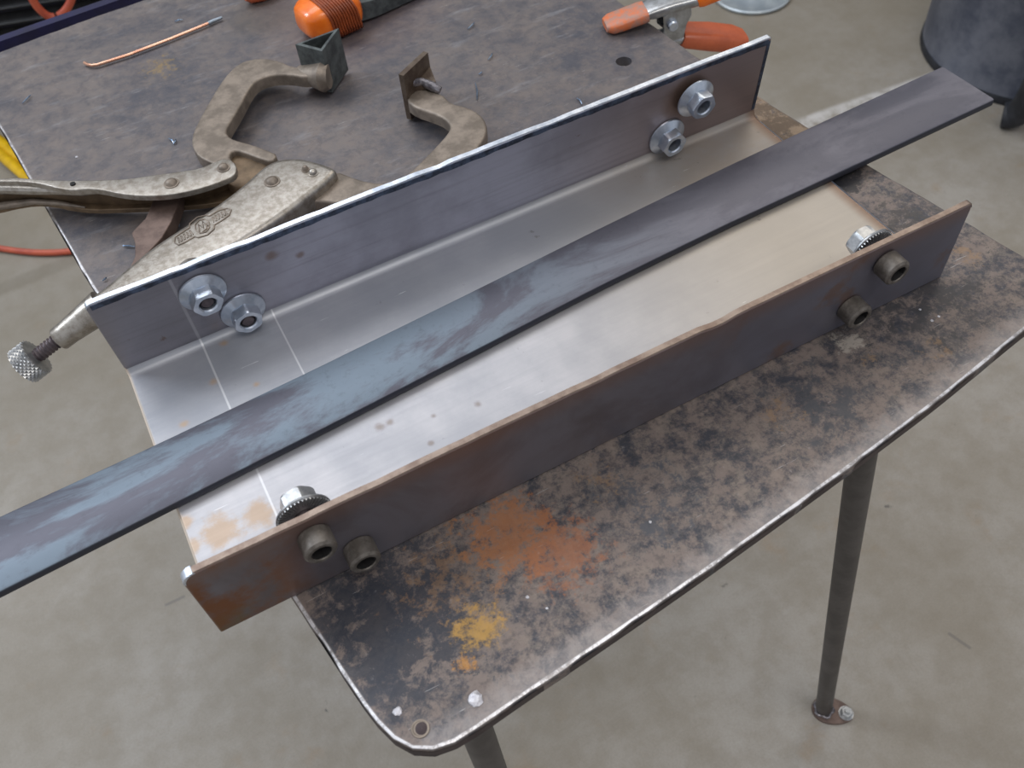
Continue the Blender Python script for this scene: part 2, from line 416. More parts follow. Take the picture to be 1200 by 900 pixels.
# ------------------------------------------------------------------ welding table
TT = .135
def table():
    org = (0, 0, FL)
    root = thing('welding_table', 'low dark steel welding table with worn bright rim, rust stains and pipe legs', 'table', org)
    # outline, counter-clockwise from the near left corner
    front = [(1.30, -1.735), (1.79, -1.68), (2.6, -1.61), (3.43, -1.53), (4.4, -1.42), (5.37, -1.30), (6.48, -1.15), (7.74, -.93), (8.3, -.85), (8.5, -.80)]
    right = [(8.60, -.66), (8.58, -.5), (8.49, -.2), (8.33, .82), (8.16, 1.69), (8.045, 2.55), (7.94, 3.36), (7.80, 4.47), (7.68, 6.24), (7.45, 8.4), (7.25, 10.2)]
    back = [(7.05, 10.5), (5, 10.42), (1.97, 10.26), (1.08, 10.22), (-.18, 10.1)]
    left = [(-.66, 10.0), (-.72, 9.8), (-.477, 8.2), (-.23, 6.03), (-.09, 4.8), (.26, 2.4), (.62, -.02), (.80, -1.25), (.86, -1.52)]
    corner = [(.93, -1.70), (1.05, -1.77)]
    P = [Vector((x, y)) for x, y in front + right + back + left + corner]
    # resample
    Q = []
    for i in range(len(P)):
        a, b = P[i], P[(i + 1) % len(P)]; n = max(1, int((b - a).length / .14))
        Q += [a.lerp(b, k / n) for k in range(n)]
    for _ in range(4): Q = [Q[i - 1] * .25 + Q[i] * .5 + Q[(i + 1) % len(Q)] * .25 for i in range(len(Q))]
    N = len(Q)
    def nrm(i):
        t = Q[(i + 2) % N] - Q[i - 2]; t.normalize(); return Vector((-t.y, t.x))
    NR = [nrm(i) for i in range(N)]
    rng = random.Random(3); nick = [rng.uniform(-1, 1) * .007 for _ in range(N)]
    spec = [(.0, -TT, 0), (.0, -.03, 0), (.012, -.006, 1), (.028, .0, 1), (.042, 0, .6), (.12, 0, .5), (.20, 0, .32), (.32, 0, 0)]
    bm = bmesh.new(); lay = bm.verts.layers.float.new('edge'); R = []
    for d, z, a in spec:
        P2 = [Q[i] + NR[i] * (d + (nick[i] if d < .02 else 0)) for i in range(N)]
        ok = [d < .05 or min((p - q).length for q in Q) > d * .97 for p in P2]
        row = [None] * N
        for i, p in enumerate(P2):
            if not ok[i]: continue
            v = bm.verts.new((p.x * U, p.y * U, (z - FL) * U)); X_, Y_ = p
            if X_ > 8.1 or (X_ > 7.0 and Y_ > 0): wgt = .30 if a >= 1 else .12      # right side
            elif Y_ > 9: wgt = .35
            elif X_ < 1.1 and Y_ > -1.6: wgt = (1.0 if Y_ < 2 else .85) if a > .9 else .35   # left side
            else: wgt = 1.0
            v[lay] = a * wgt; row[i] = v
        for i in range(N):          # corners tighter than the inset: share the nearest sound vertex
            if row[i] is None:
                row[i] = min((v for v, k in zip(row, ok) if k and v), key=lambda v: (v.co.xy - P2[i] * U).length)
        R.append(row)
    for k in range(len(R) - 1):
        for i in range(N):
            f = []
            for v in (R[k][i], R[k][(i + 1) % N], R[k + 1][(i + 1) % N], R[k + 1][i]):
                if v not in f: f.append(v)
            if len(f) > 2:
                try: bm.faces.new(f)
                except ValueError: pass
    from mathutils.geometry import tessellate_polygon
    hx, hy, hr, n = 6.962, 4.953, .105, 24
    hv = [bm.verts.new(((hx + hr * math.cos(2 * math.pi * k / n)) * U, (hy + hr * math.sin(2 * math.pi * k / n)) * U, -FL * U)) for k in range(n)]
    lo = [bm.verts.new((v.co.x, v.co.y, (-TT - FL) * U)) for v in hv]
    for k in range(n): bm.faces.new((hv[k], hv[(k + 1) % n], lo[(k + 1) % n], lo[k]))
    inner = [v for i, v in enumerate(R[-1]) if v is not R[-1][i - 1]]
    flat = inner + hv
    for t in tessellate_polygon([[v.co.copy() for v in inner], [v.co.copy() for v in hv]]):
        try: bm.faces.new([flat[i] for i in t])
        except ValueError: pass
    bmesh.ops.recalc_face_normals(bm, faces=bm.faces)
    me = bpy.data.meshes.new('tabletop'); bm.to_mesh(me); bm.free(); me.materials.append(M['table'])
    me.polygons.foreach_set('use_smooth', [True] * len(me.polygons)); me.set_sharp_from_angle(angle=math.radians(30))
    # the triangle fill must look flat
    top = bpy.data.objects.new('tabletop', me); bpy.context.collection.objects.link(top); top.parent = root
    # underside sheet, dark
    mb = MB(); mb.loops([[(q.x + n.x * .02, q.y + n.y * .02, -TT - .001) for q, n in zip(Q, NR)], [(q.x + n.x * .02, q.y + n.y * .02, -TT - .02) for q, n in zip(Q, NR)]])
    mb = MB()
    rim = [[(q.x - n.x * .004, q.y - n.y * .004, -.028) for q, n in zip(Q, NR)], [(q.x - n.x * .004, q.y - n.y * .004, -TT) for q, n in zip(Q, NR)],
           [(q.x + n.x * .3, q.y + n.y * .3, -TT) for q, n in zip(Q, NR)]]
    mb.loops(rim, cap0=False, cap1=False)
    rm = mb.build('table_edge', M['edge'], root, org, 30); tag(rm, 'dark brown cut edge')
    # drilled and countersunk hole near the front corner: a shallow cup
    hx, hy = 1.10, -1.50
    mb = MB().lathe((hx, hy, .008), (0, 0, 1), [(-.004, .072), (0, .070), (0, .058), (-.006, .050), (-.0065, .001)], 24, True, False)
    ring = mb.build('countersunk_hole', M['clampdull'], root, org); 
    mb = MB().lathe((hx + .01, hy - .004, .0035), (0, 0, 1), [(0, .050), (.001, .048), (.001, .001)], 20, True, False)
    mb.build('hole', M['edge'], root, org)
    # legs
    def leg(a, b, r):
        a = Vector(a); b = Vector(b)
        l = MB().tube([a, a.lerp(b, .5), b], r, 24).build('leg', M['pipe'], root, org)
        return l
    legs = [((5.83, -.98, -TT), (7.60, -1.06, FL + .06)), ((1.50, -1.42, -TT), (1.72, -1.62, FL + .06)),
            ((.6, 9.3, -TT), (.5, 9.4, FL + .06)), ((6.6, 9.4, -TT), (6.9, 9.6, FL + .06))]
    for a, b in legs:
        l = leg(a, b, .14)
        # foot plate with its bolt, hanging on the leg
        d = Vector((.42, -.38, 0)).normalized(); q = Vector((b[0], b[1], FL)); e = Vector((-d.y, d.x, 0))
        out = []
        for k in range(32):
            t = 2 * math.pi * k / 32; c, s_ = math.cos(t), math.sin(t)
            out.append(q + d * (.16 + c * .36 ) + e * s_ * (.235 - .05 * c))
        mb = MB().loops([[p + Vector((0, 0, 0)) for p in out], [p + Vector((0, 0, .06)) for p in out]])
        mb.build('foot_plate', M['link'], l, org)
        c = q + d * .38
        mb = MB().lathe(c, (0, 0, 1), [(.05, .13), (.075, .13)], 24).lathe(c, (0, 0, 1), [(.07, .105), (.16, .105), (.17, .09)], 6).lathe(c, (0, 0, 1), [(.16, .05), (.21, .045)], 16)
        mb.build('foot_bolt', M['zincdull'], l, org)
        mb = MB(); ring = []
        for k in range(26):
            t = 2 * math.pi * k / 26; rr = .15 + .02 * math.sin(k * 5)
            ring.append(q + Vector((math.cos(t) * rr, math.sin(t) * rr, .07)))
        mb.tube(ring + [ring[0]], .028, 8).build('weld_bead', M['bead'], l, org)
    # invented navy strip standing in for the blue fringe along the back edge, and weld spatter stuck on the top
    mb = MB()
    a, b = Vector((-2.2, 10.42, -.20)), Vector((7.2, 11.0, -.20)); dd = (b - a).normalized(); ang = math.atan2(dd.y, dd.x)
    mb.box((a + b) / 2, ((b - a).length, .16, .3), Matrix.Rotation(ang, 3, 'Z'))
    r = mb.build('fringe_strip', M['navy'], root, org, None); tag(r, 'invented navy blue strip for the colour fringe along the back edge')
    for x in (-.3, 6.5): MB().box((x, 10.3, -.35), (.2, .9, .1)).build('strip_bracket', M['navy'], root, org, None)
    for (u, v, s) in ((557, 819, .062), (466, 834, .038), (486, 866, 0), (618, 700, .016), (641, 713, .012), (90, 184, .018), (1092, 376, .016), (1100, 371, .014), (1078, 363, .014), (762, 612, .014)):
        if not s: continue
        q = at(u, v, 0); rg = random.Random(u)
        bmm = bmesh.new(); bmesh.ops.create_icosphere(bmm, subdivisions=2, radius=s * U)
        for vv in bmm.verts:
            vv.co *= rg.uniform(.8, 1.15); vv.co.z *= .35
        bmesh.ops.translate(bmm, verts=bmm.verts, vec=((q.x) * U, (q.y) * U, (-FL + .004) * U))
        me = bpy.data.meshes.new('weld_spatter'); bmm.to_mesh(me); bmm.free(); me.materials.append(M['spatter'])
        oo = bpy.data.objects.new('weld_spatter', me); bpy.context.collection.objects.link(oo); oo.parent = root
    return root
table()

# ------------------------------------------------------------------ channel
CL, CW, CT, CTW = 7.591, 3.169, .072, .075
AF, AB, HB = .025, -.099, 1.1386
def Fp(x, z, o=0.0): return Vector((x, -AF * z - o, z - AF * o))          # o = how far in front of the outer face
def Bp(x, z, o=0.0): return Vector((x, CW - CT + AB * z - o, z + AB * o))  # o = how far in front of the inner face

def channel():
    org = (0, 0, .002)
    root = thing('steel_channel', 'wide open steel channel lying on the table with two upright bolted flanges', 'channel', org)
    # web: extruded section in y,z with chamfered ends
    x0, x1 = 0.0, CL
    mb = MB(); z0 = .004
    def sect(x, sh): 
        fil = []
        yb = CW - CT + AB * CTW
        for k in range(7):     # inside bend radius at the rear
            t = math.pi / 2 * k / 6
            fil.append((yb - .10 + .10 * math.sin(t), CTW + .10 - .10 * math.cos(t)))
        pts = [(.02, z0 + sh), (.02, CTW - sh)] + [(y, z - sh) for y, z in fil] + [(yb + .03, CTW + .10 - sh), (yb + .03, z0 + sh)]
        return [Vector((x, y, z)) for y, z in pts]
    mb.loops([sect(x0, .016), sect(x0 + .02, 0), sect(2, 0), sect(4, 0), sect(6, 0), sect(x1 - .03, 0), sect(x1, .022)])
    w = mb.build('web', M['web'], root, org, 30)
    tag(w, 'flat bright steel floor with scribed lines and small rust spots')
    # ground end strips of the web (the bright deburred end)
    mb = MB().loops([[Vector((x1 - .035, y, CTW + .001)) for y in (.02, CW - .22)] + [Vector((x1 + .004, y, CTW - .02)) for y in (CW - .22, .02)],
                     [Vector((x1 - .035, y, CTW - .02)) for y in (.02, CW - .22)] + [Vector((x1 + .004, y, z0)) for y in (CW - .22, .02)]])
    mb.build('deburred_end', M['zinc'], root, org, 30)
    # flanges with rounded upper corners
    def flange(pt, H, T, rl, rr, mat, edge_mat, toe, label, zb, nicks):
        def outline(ins):
            L = []
            a, b, top = 0 + ins, CL - ins, H - ins
            L.append((a, zb + ins)); 
            for k in range(5):
                t = math.pi / 2 * k / 4; L.append((a + rl - rl * math.cos(t), top - rl + rl * math.sin(t)))
            n = 60
            for k in range(1, n):
                x = a + rl + (b - rr - a - rl) * k / n
                L.append((x, top - (nicks(x) if nicks else 0)))
            for k in range(5):
                t = math.pi / 2 * (1 - k / 4); L.append((b - rr + rr * math.cos(t), top - rr + rr * math.sin(t)))
            L.append((b, zb + ins)); return L
        o0 = outline(0); o1 = outline(.014)
        mb = MB(); mb.loops([[pt(x, z, .012 - T) for x, z in o0], [pt(x, z, -.012) for x, z in o0], [pt(x, z, 0) for x, z in o1]], cap0=False)
        mb2 = MB(); mb2.loops([[pt(x, z, -T) for x, z in o1], [pt(x, z, -T + .012) for x, z in o0]], cap1=False)
        mb.add(mb2.v, mb2.f)
        f = mb.build('flange', mat, root, org, 30); tag(f, label)
        # ground top edge as its own strip
        m = [(x, z) for x, z in o0[1:-1]]
        r0 = [[pt(x, z + .004, -.010), pt(x, z + .004, -T + .010)] for x, z in m]
        r1 = [[pt(x, z - .012, -T + .004), pt(x, z - .012, -.004)] for x, z in m]
        mb = MB(); mb.loops([a + b for a, b in zip(r0, r1)])
        e = mb.build('ground_edge', edge_mat, f, org, 30)
        return f
    rg = random.Random(11); nk = [(rg.uniform(.3, 7.3), rg.uniform(.06, .22), rg.uniform(.003, .010)) for _ in range(26)]
    nicks = lambda x: sum(d * max(0, 1 - abs(x - c) / w_) for c, w_, d in nk)
    nick2 = lambda x: nicks(x) * .6 + .035 * max(0, 1 - abs(x - 4.75) / .16)
    # rear: pt's o counts from the inner face towards the camera, so -T is the outer face
    flange(Bp, HB, CT, .05, .03, M['rflange'], M['ground'], True, 'taller rear flange with bright ground top edge', .02, nicks)
    # dark blued toe line below the bright edge
    mb = MB(); rr0 = []; 
    n = 60
    A = [[Bp(.04 + (CL - .08) * k / n, HB - .012, .004), Bp(.04 + (CL - .08) * k / n, HB - .012, -.004), Bp(.04 + (CL - .08) * k / n, HB - .075, -.004), Bp(.04 + (CL - .08) * k / n, HB - .075 + .012 * math.sin(k * 1.7) * (k % 3 - 1), .002)] for k in range(n + 1)]
    mb.loops(A).build('rounded_toe', M['toe'], root, org, 30)
    mb = MB()
    A = [[Bp(CL - .05, .16 + (HB - .2) * k / 10, .004), Bp(CL - .05, .16 + (HB - .2) * k / 10, -.004), Bp(CL - .008, .16 + (HB - .2) * k / 10, -.004), Bp(CL - .008, .16 + (HB - .2) * k / 10, .004)] for k in range(11)]
    mb.loops(A).build('rounded_toe', M['toe'], root, org, 30)
    flange(Fp, 1.0, CT, .10, .05, M['fflange'], M['brownedge'], False, 'front flange browned by rust at its left end', .004, nick2)
    # bright rounded nose at the left end of the front flange
    mb = MB()
    L = []
    for k in range(7):
        t = math.pi / 2 * k / 6
        L.append((.10 - .10 * math.cos(t), .90 + .10 * math.sin(t)))
    rings = [[Fp(x - .004, z + .005, .0), Fp(x - .004, z + .005, -CT), Fp(x + .012, z - .012, -CT), Fp(x + .012, z - .012, 0)] for x, z in L]
    mb.loops(rings).build('ground_nose', M['ground'], root, org, 50)
    return root
channel()

# ------------------------------------------------------------------ bolts and nuts
X1, X2, Z1, Z2 = .9876, 1.2669, .7665, .3087
def cap_screw(pt, n, p, label, tip, group=None, hh=.185, rh=.135, gap=0.0):
    """p: centre of the seat of the head, n: axis pointing out of the head"""
    n = Vector(n).normalized(); p = Vector(p) + n * (.004 + gap)
    root = thing('cap_screw', label, 'bolt', p, group)
    c = .016
    prof = [(0, rh - .006), (.010, rh), (hh - .022, rh), (hh, rh - .020), (hh, .088), (hh - .010, .082)]
    MB().lathe(p, n, prof, 36, True, False).build('head', M['black'], root, p, 28)
    # hexagonal socket
    hx = [(hh - .012, .074), (hh - .10, .070), (hh - .105, .001)]
    MB().lathe(p, n, [(hh - .011, .088), (hh - .012, .084), (hh - .11, .080), (hh - .115, .002)], 6, False, True).build('socket', M['hole'], root, p, 30)
    q = p - n * (tip + .004)
    MB().lathe(q, n, [(0, .058), (.02, .072), (tip + .01, .072)], 20).build('shank', M['screwtip'], root, p, 40)
    return root

def flange_nut(n, p, label, ang, mat, hn=.19, rf=.23, gap=0.0, serr=False, group=None):
    """p: point on the face it bears against; n: axis pointing away from that face"""
    n = Vector(n).normalized(); p = Vector(p) + n * (.003 + gap)
    root = thing('flange_nut', label, 'nut', p, group)
    rb = .082
    prof = [(0, rb), (0, rf - .012), (.010, rf), (.026, rf - .003), (.036, rf - .02), (.072, .150), (.075, rb)]
    MB().lathe(p, n, prof, 40, False, False).build('flange_skirt', mat, root, p, 25)
    # hexagon with rounded face and bore
    e = Vector((0, 0, 1)); e = (e - n * e.dot(n)).normalized(); e2 = n.cross(e)
    N = 48
    def hexr(t, R):      # hexagon radius at angle t
        a = (t - ang) % (math.pi / 3) - math.pi / 6
        return R * math.cos(math.pi / 6) / math.cos(a)
    def ring(h, R, hexa):
        out = []
        for k in range(N):
            t = 2 * math.pi * k / N; r = hexr(t, R) if hexa else R
            if hexa == 2: r = min(hexr(t, R), R * .93)
            out.append(p + n * h + (e * math.cos(t) + e2 * math.sin(t)) * r)
        return out
    R = .158
    rings = [ring(.04, R, 1), ring(hn - .02, R, 1), ring(hn, R * .98, 2), ring(hn, rb + .012, 0), ring(hn - .014, rb, 0), ring(.02, rb, 0)]
    MB().loops(rings, cap0=False, cap1=False).build('hex_body', mat, root, p, 22)
    if serr:
        mb = MB()
        for k in range(44):
            t = 2 * math.pi * k / 44; c = p + (e * math.cos(t) + e2 * math.sin(t)) * (rf - .050) - n * .014
            rd = (e * math.cos(t) + e2 * math.sin(t)); tg = n.cross(rd)
            Rm = Matrix((rd, tg, n)).transposed()
            mb.box(c + n * .006, (.085, .010, .016), Rm)
        s = mb.build('serration', M['zincdull'], root, p, None); tag(s, 'ring of radial teeth on the bearing face')
    return root

nf = Fp(0, 0, 1) - Fp(0, 0, 0); nb = Bp(0, 0, 1) - Bp(0, 0, 0)
bolts = [(X1, Z1), (X2, Z2), (CL - X1, Z1), (CL - X2, Z2)]
fl_lab = ['upper cap screw at the left end of the front flange, on rusty steel', 'lower cap screw near the left end of the front flange, at its bottom edge',
          'upper cap screw at the right end of the front flange', 'lower cap screw near the right end of the front flange, over the table edge side']
nfl = ['shiny flange nut behind the left end of the front flange, higher one', 'flange nut hidden low behind the left end of the front flange',
       'shiny flange nut behind the right end of the front flange, higher one', 'flange nut hidden low behind the right end of the front flange']
nrl = ['zinc flange nut at the left end of the rear flange, upper left one', 'zinc flange nut at the left end of the rear flange, touching the fold',
       'zinc flange nut at the right end of the rear flange, standing off a rusty hole', 'zinc flange nut at the right end of the rear flange, lower one by the fold']
rbl = ['black cap screw behind the left end of the rear flange, head against the locking clamp', 'lower black cap screw hidden behind the left end of the rear flange',
       'upper black cap screw hidden behind the right end of the rear flange', 'lower black cap screw hidden behind the right end of the rear flange']
for i, (x, z) in enumerate(bolts):
    cap_screw(Fp, nf, Fp(x, z), fl_lab[i], (.38, .30, .36, .30)[i], 'cap screws through the channel flanges', gap=.012 if i == 2 else 0)
    flange_nut(-nf, Fp(x, z, -CT), nfl[i], (.3, .1, .5, .2)[i], M['zincdull'], gap=(.115, .06, .08, .06)[i], serr=True, group='flange nuts inside the channel')
    g = (0, 0, .05, 0)[i]
    flange_nut(nb, Bp(x, z), nrl[i], (.55, .85, .35, .65)[i], M['zinc'], gap=g, group='flange nuts inside the channel')
    cap_screw(Bp, -nb, Bp(x, z, -CT), rbl[i], (.325, .25, .16, .16)[i], 'cap screws through the channel flanges', gap=(.09, 0, 0, 0)[i])

# ------------------------------------------------------------------ flat bar lying in the channel
def bar():
    zt, th = .18, .10
    near = [(-2.6, 1.13), (-1.5, 1.195), (0, 1.28), (1.63, 1.37), (3.0, 1.46), (4.5, 1.56), (6.1, 1.625), (7.8, 1.65), (9.93, 1.70)]
    far = [(-2.6, 1.90), (-1.38, 1.955), (0.02, 1.995), (1.6, 2.07), (3.23, 2.17), (4.9, 2.285), (6.7, 2.39), (8.4, 2.455), (9.90, 2.505)]
    org = (0, 0, .08)
    def ip(P, x):
        for (xa, ya), (xb, yb) in zip(P, P[1:]):
            if xa <= x <= xb: return ya + (yb - ya) * (x - xa) / (xb - xa)
        return P[-1][1]
    rings = []
    n = 40
    for k in range(n + 1):
        x = -2.6 + (9.93 + 2.6) * k / n
        a = ip(near, x); b = ip(far, min(x, 9.9)); r = .022
        prof = [(a + r, zt - th), (a + r * .3, zt - th + r * .3), (a, zt - th + r), (a, zt - r), (a + r * .3, zt - r * .3), (a + r, zt),
                (b - r, zt), (b - r * .3, zt - r * .3), (b, zt - r), (b, zt - th + r), (b - r, zt - th)]
        rings.append([Vector((x - (.03 * (y - a) if k == n else 0), y, z)) for y, z in prof])
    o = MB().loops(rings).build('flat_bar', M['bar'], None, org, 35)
    tag(o, 'long flat steel bar with blue grey mill scale laid diagonally across the channel', 'metal bar')
bar()

# ------------------------------------------------------------------ locking clamp (lies on the table behind the channel)
def locking_clamp():
    org = tuple(at(320, 215, 0)); org = (org[0], org[1], 0.0)
    root = thing('locking_clamp', 'large worn locking C-clamp with angle pads lying behind the channel', 'clamp', org)
    # upper jaw
    jaw = [(326, 181), (312, 175), (296, 169), (280, 165), (269, 161), (264, 154), (270, 143), (280, 127), (288, 111), (296, 98), (306, 91), (320, 87.5),
           (338, 87), (356, 90), (370, 88), (382, 84), (380, 79), (372, 77), (358, 80), (340, 77), (330, 72), (312, 68), (294, 69), (280, 74), (268, 84), (256, 100), (243, 122),
           (230, 146), (224.5, 160), (225, 172), (232, 183), (248, 191), (262, 196), (274, 190), (268, 183), (272, 176), (282, 177), (300, 184), (318, 190)]
    j = slab(jaw, .34, .16, 'jaw', M['clampdull'], root, org, .03, 1); tag(j, 'hooked upper jaw')
    slab([(262, 180), (272, 175), (300, 184), (322, 190), (310, 215), (280, 222), (262, 214)], .26, .18, 'jaw_root', M['clampbrown'], root, org, .02, 1)
    # swollen end of the jaw that carries the pad
    pe = at(375, 90, .25)
    MB().tube([at(352, 86, .24), at(366, 88, .26), at(380, 90, .28), at(386, 90, .28)], [.10, .14, .19, .15], 16).build('jaw_tip', M['clampdull'], root, org)
    # triangular pad
    B0 = at(393, 104, .04); zt = .04 + .60
    A0 = at(346, 52, zt); Bt = at(377, 60, zt); Ct = at(397, 33, zt)
    def tri(P, h, ins=0):
        c = (P[0] + P[1] + P[2]) / 3; return [Vector((q.x, q.y, h)) + (c - q) * ins for q in P]
    P = [A0, Bt, Ct]
    rings = [tri(P, .04), tri(P, zt), tri(P, zt, .26), tri(P, .06, .26)]
    pd = MB().loops(rings, cap0=True, cap1=True).build('pad', M['pad'], root, org, None); tag(pd, 'dark triangular pad standing up')
    m = tri(P, zt); mi = tri(P, zt, .26)
    # lower jaw
    low = [(481, 201), (494, 188), (511, 171), (524.5, 156), (528.5, 147), (521, 138.5), (506, 132), (487, 126), (475, 117), (484, 106), (500, 104), (517, 109), (529, 121), (547, 124.5),
           (562, 132.5), (570.5, 144), (570, 157), (562, 171), (548, 186), (522, 205), (495, 225), (460, 240), (420, 240), (385, 236), (365, 235), (350, 240), (345, 228), (372, 210), (392, 199), (420, 210), (445, 215), (465, 212)]
    j = slab(low, .34, .15, 'jaw', M['clampdull'], root, org, .035, 1); tag(j, 'bent lower jaw ending at an upright plate pad')
    zt = .66
    a = at(467, 87, zt); b = at(496, 60, zt); d = (b - a); d.z = 0; nn = Vector((d.y, -d.x, 0)).normalized() * .07
    P = [a, b, b + nn, a + nn]
    MB().loops([[Vector((q.x, q.y, .03)) for q in P], [Vector((q.x, q.y, zt)) for q in P]]).build('pad', M['padbrown'], root, org, None)
    c = b + nn; e = at(512, 96, .36)
    P2 = [b, b + Vector((.07, -.02, 0)), e + Vector((.07, 0, 0)), e]
    w = [at(472, 91, .48), at(482, 97, .44), at(495, 96, .42), at(506, 101, .40), at(516, 106, .36)]
    MB().tube(w, [.045, .06, .05, .06, .05], 10).build('weld_bead', M['bead'], root, org)
    MB().loops([[at(470, 90, .5), at(500, 68, .5), at(511, 96, .42), at(484, 100, .42)], [q + Vector((0, 0, -.36)) for q in [at(470, 90, .5), at(500, 68, .5), at(511, 96, .42), at(484, 100, .42)]]]).build('pad_seat', M['padbrown'], root, org, None)
    # fixed handle: folded sheet body
    body = [(394, 198), (388, 194), (380, 191), (360, 185), (340, 183.5), (320, 187), (305, 196), (280, 219), (245, 245), (205, 270), (175, 290), (145, 315), (122, 335), (101, 349),
            (98, 356), (108, 372), (122, 366), (150, 356), (195, 338), (235, 318), (262, 296), (300, 272), (338, 247), (362, 228), (380, 214), (392, 203)]
    hb = slab(body, .46, .38, 'handle', M['clamp'], root, org, .075, 1); tag(hb, 'folded nickel steel fixed handle with a stamped emblem')
    # side fold line: raised shoulder
    sh = [at(u, v, .455) for u, v in ((392, 201), (370, 216), (345, 230), (320, 246), (290, 266), (262, 284), (246, 294))]
    # stamped emblem on the handle: outline, hexagon, lettering scrawl
    em = lambda pts, r=.010: MB().tube([at(u, v, .463) for u, v in pts], r, 6)
    mb = MB()
    ov = []
    c0 = Vector((237, 265)); ax = Vector((.86, -.51)); ay = Vector((.51, .86))
    def E(s, t): q = c0 + ax * s + ay * t; return (q.x, q.y)
    loop1 = [E(-38, 0), E(-34, -5), E(-22, -6), E(-14, -6), E(-11, -10), E(0, -12), E(10, -9), E(13, -6), E(26, -6), E(36, -3), E(39, 1), E(34, 5), E(22, 6), E(13, 6), E(10, 10), E(0, 12), E(-11, 9), E(-14, 6), E(-26, 6), E(-35, 5), E(-38, 0)]
    for seq in (loop1, [E(9 * math.cos(t * .7854), 8 * math.sin(t * .7854)) for t in range(9)], [E(-6, 4), E(-3, -4), E(0, 3), E(3, -5), E(6, 3)], [E(-3, 6), E(3, 5), E(6, 0)]):
        q = em(seq, .008); mb.add(q.v, q.f)
    for base, n in ((-33, 5), (14, 5)):
        for k in range(n):
            s = base + k * 4.1
            q = em([E(s, 3), E(s + .6, -3), E(s + 2.2, -2.4), E(s + 1.6, .4), E(s + 2.8, 3)], .0065); mb.add(q.v, q.f)
    mb.build('stamped_emblem', M['clampdull'], hb, org)
    # rivets
    def rivet(u, v, z, r, mat='clampdull', par=root):
        q = at(u, v, z)
        MB().lathe(q, (0, 0, 1), [(-.02, r * 1.25), (.008, r * 1.2), (.010, r * .95), (.035, r * .8), (.052, r * .45), (.056, r * .05)], 20).build('rivet', M[mat], par, org)
    rivet(319, 213, .46, .075); rivet(388 - 21, 203, .46, .05, 'clamp'); rivet(358, 199, .46, .04)
    # toggle link
    link = [(176, 243), (183, 225), (212, 222), (210, 234), (201, 259), (190, 278), (176, 293), (164, 315), (150, 318), (158, 300), (158, 285), (154, 273), (160, 266), (170, 256)]
    slab(link, .30, .16, 'toggle_link', M['link'], root, org, .015, 0)
    # release lever: folded channel handle, open side down
    lv = [(-60, 212), (-30, 210), (0, 209), (20, 208), (40, 209.5), (60, 211), (85, 211.5), (120, 211), (150, 209.5), (180, 205), (210, 201), (236, 197), (250, 190), (264, 185.5), (274, 189), (278, 198), (274, 206),
          (262, 211), (240, 219), (212, 226), (190, 229), (165, 229.5), (140, 227), (118, 222), (100, 221), (86, 223), (70, 221), (48, 215), (25, 212.5), (0, 212.5), (-30, 213), (-60, 215)]
    h = slab(lv, .52, .07, 'lever', M['clamp'], root, org, .02, 1); tag(h, 'long folded moving handle reaching off the left edge')
    lo = [(-60, 232), (-20, 230), (0, 230), (40, 228), (70, 229), (100, 232), (140, 234), (180, 234), (230, 228), (268, 216), (292, 206), (304, 214), (302, 226), (270, 235), (230, 241), (180, 243.5), (140, 245), (110, 246), (85, 243.5),
          (60, 238), (40, 237), (15, 241), (0, 245), (-30, 250), (-60, 254)]
    s = slab(lo, .15, .06, 'lever_side', M['clampbrown'], h, org, .015, 1)
    mb = MB(); top = [at(u, v, .46) for u, v in ((-60, 214), (0, 213), (40, 213), (90, 218), (140, 219), (190, 218), (240, 208), (266, 198))]
    bot = [at(u, v, .12) for u, v in ((-60, 240), (0, 238), (40, 234), (90, 238), (140, 240), (190, 238), (240, 232), (268, 222))]
    rings = [[a + Vector((0, .02, 0)), a - Vector((0, .03, 0)), b - Vector((0, .03, 0)), b + Vector((0, .02, 0))] for a, b in zip(top, bot)]
    mb.loops(rings).build('lever_fold', M['clampbrown'], h, org, 40)
    rib = [at(u, v, .40) for u, v in ((-60, 222), (-20, 221), (10, 221), (40, 222), (65, 223), (95, 226), (118, 226))]
    MB().tube(rib, [.07, .07, .065, .06, .05, .035, .01], 10).build('rolled_edge', M['clamp'], h, org)
    rib = [at(u, v, .16) for u, v in ((-60, 250), (-20, 245), (10, 240), (40, 236), (70, 238), (100, 243))]
    MB().tube(rib, [.05, .05, .045, .035, .03, .01], 10).build('rolled_edge', M['clampdull'], h, org)
    rivet(201, 215, .52, .072, 'clampdull', h); rivet(262, 197, .52, .062, 'clampdull', h)
    q = at(85, 215, .53); MB().lathe(q, (0, 0, 1), [(-.01, .032), (.003, .03), (.003, .002)], 16).build('hole', M['hole'], h, org)
    # adjusting screw: collar, thread, knurled knob
    k0 = at(27, 430, -.02); c1 = at(110, 366, .30); axs = (c1 - k0); LA = axs.length; ax3 = axs.normalized()
    def along(u, v): return (at(u, v, .12) - k0).dot(ax3)
    sC0, sC1 = along(71, 400), along(120, 352)
    MB().lathe(k0, ax3, [(sC0, .085), (sC0, .118), (sC0 + .012, .126), (sC1 - .35, .128), (sC1 - .12, .150), (sC1 + .1, .17)], 32).build('collar', M['clamp'], root, org, 40)
    # helical thread
    mb = MB(); a, b = .16, sC0 + .02; nt = 8; seg = 18; r0 = .078; prof = []
    rings = []
    e2 = ax3.cross(Vector((0, 0, 1))).normalized(); e1 = e2.cross(ax3)
    steps = nt * 6
    mbv = [(a + (b - a) * k / steps, r0 - .016 * (0 if k % 6 in (2, 3) else 1 if k % 6 in (0, 5) else .5)) for k in range(steps + 1)]
    MB().lathe(k0, ax3, mbv, 24).build('thread', M['screwtip'], root, org, 20)
    # knurled knob with real diamonds
    n = 24; mk = 7; rings = []; kr, kl = .192, .185
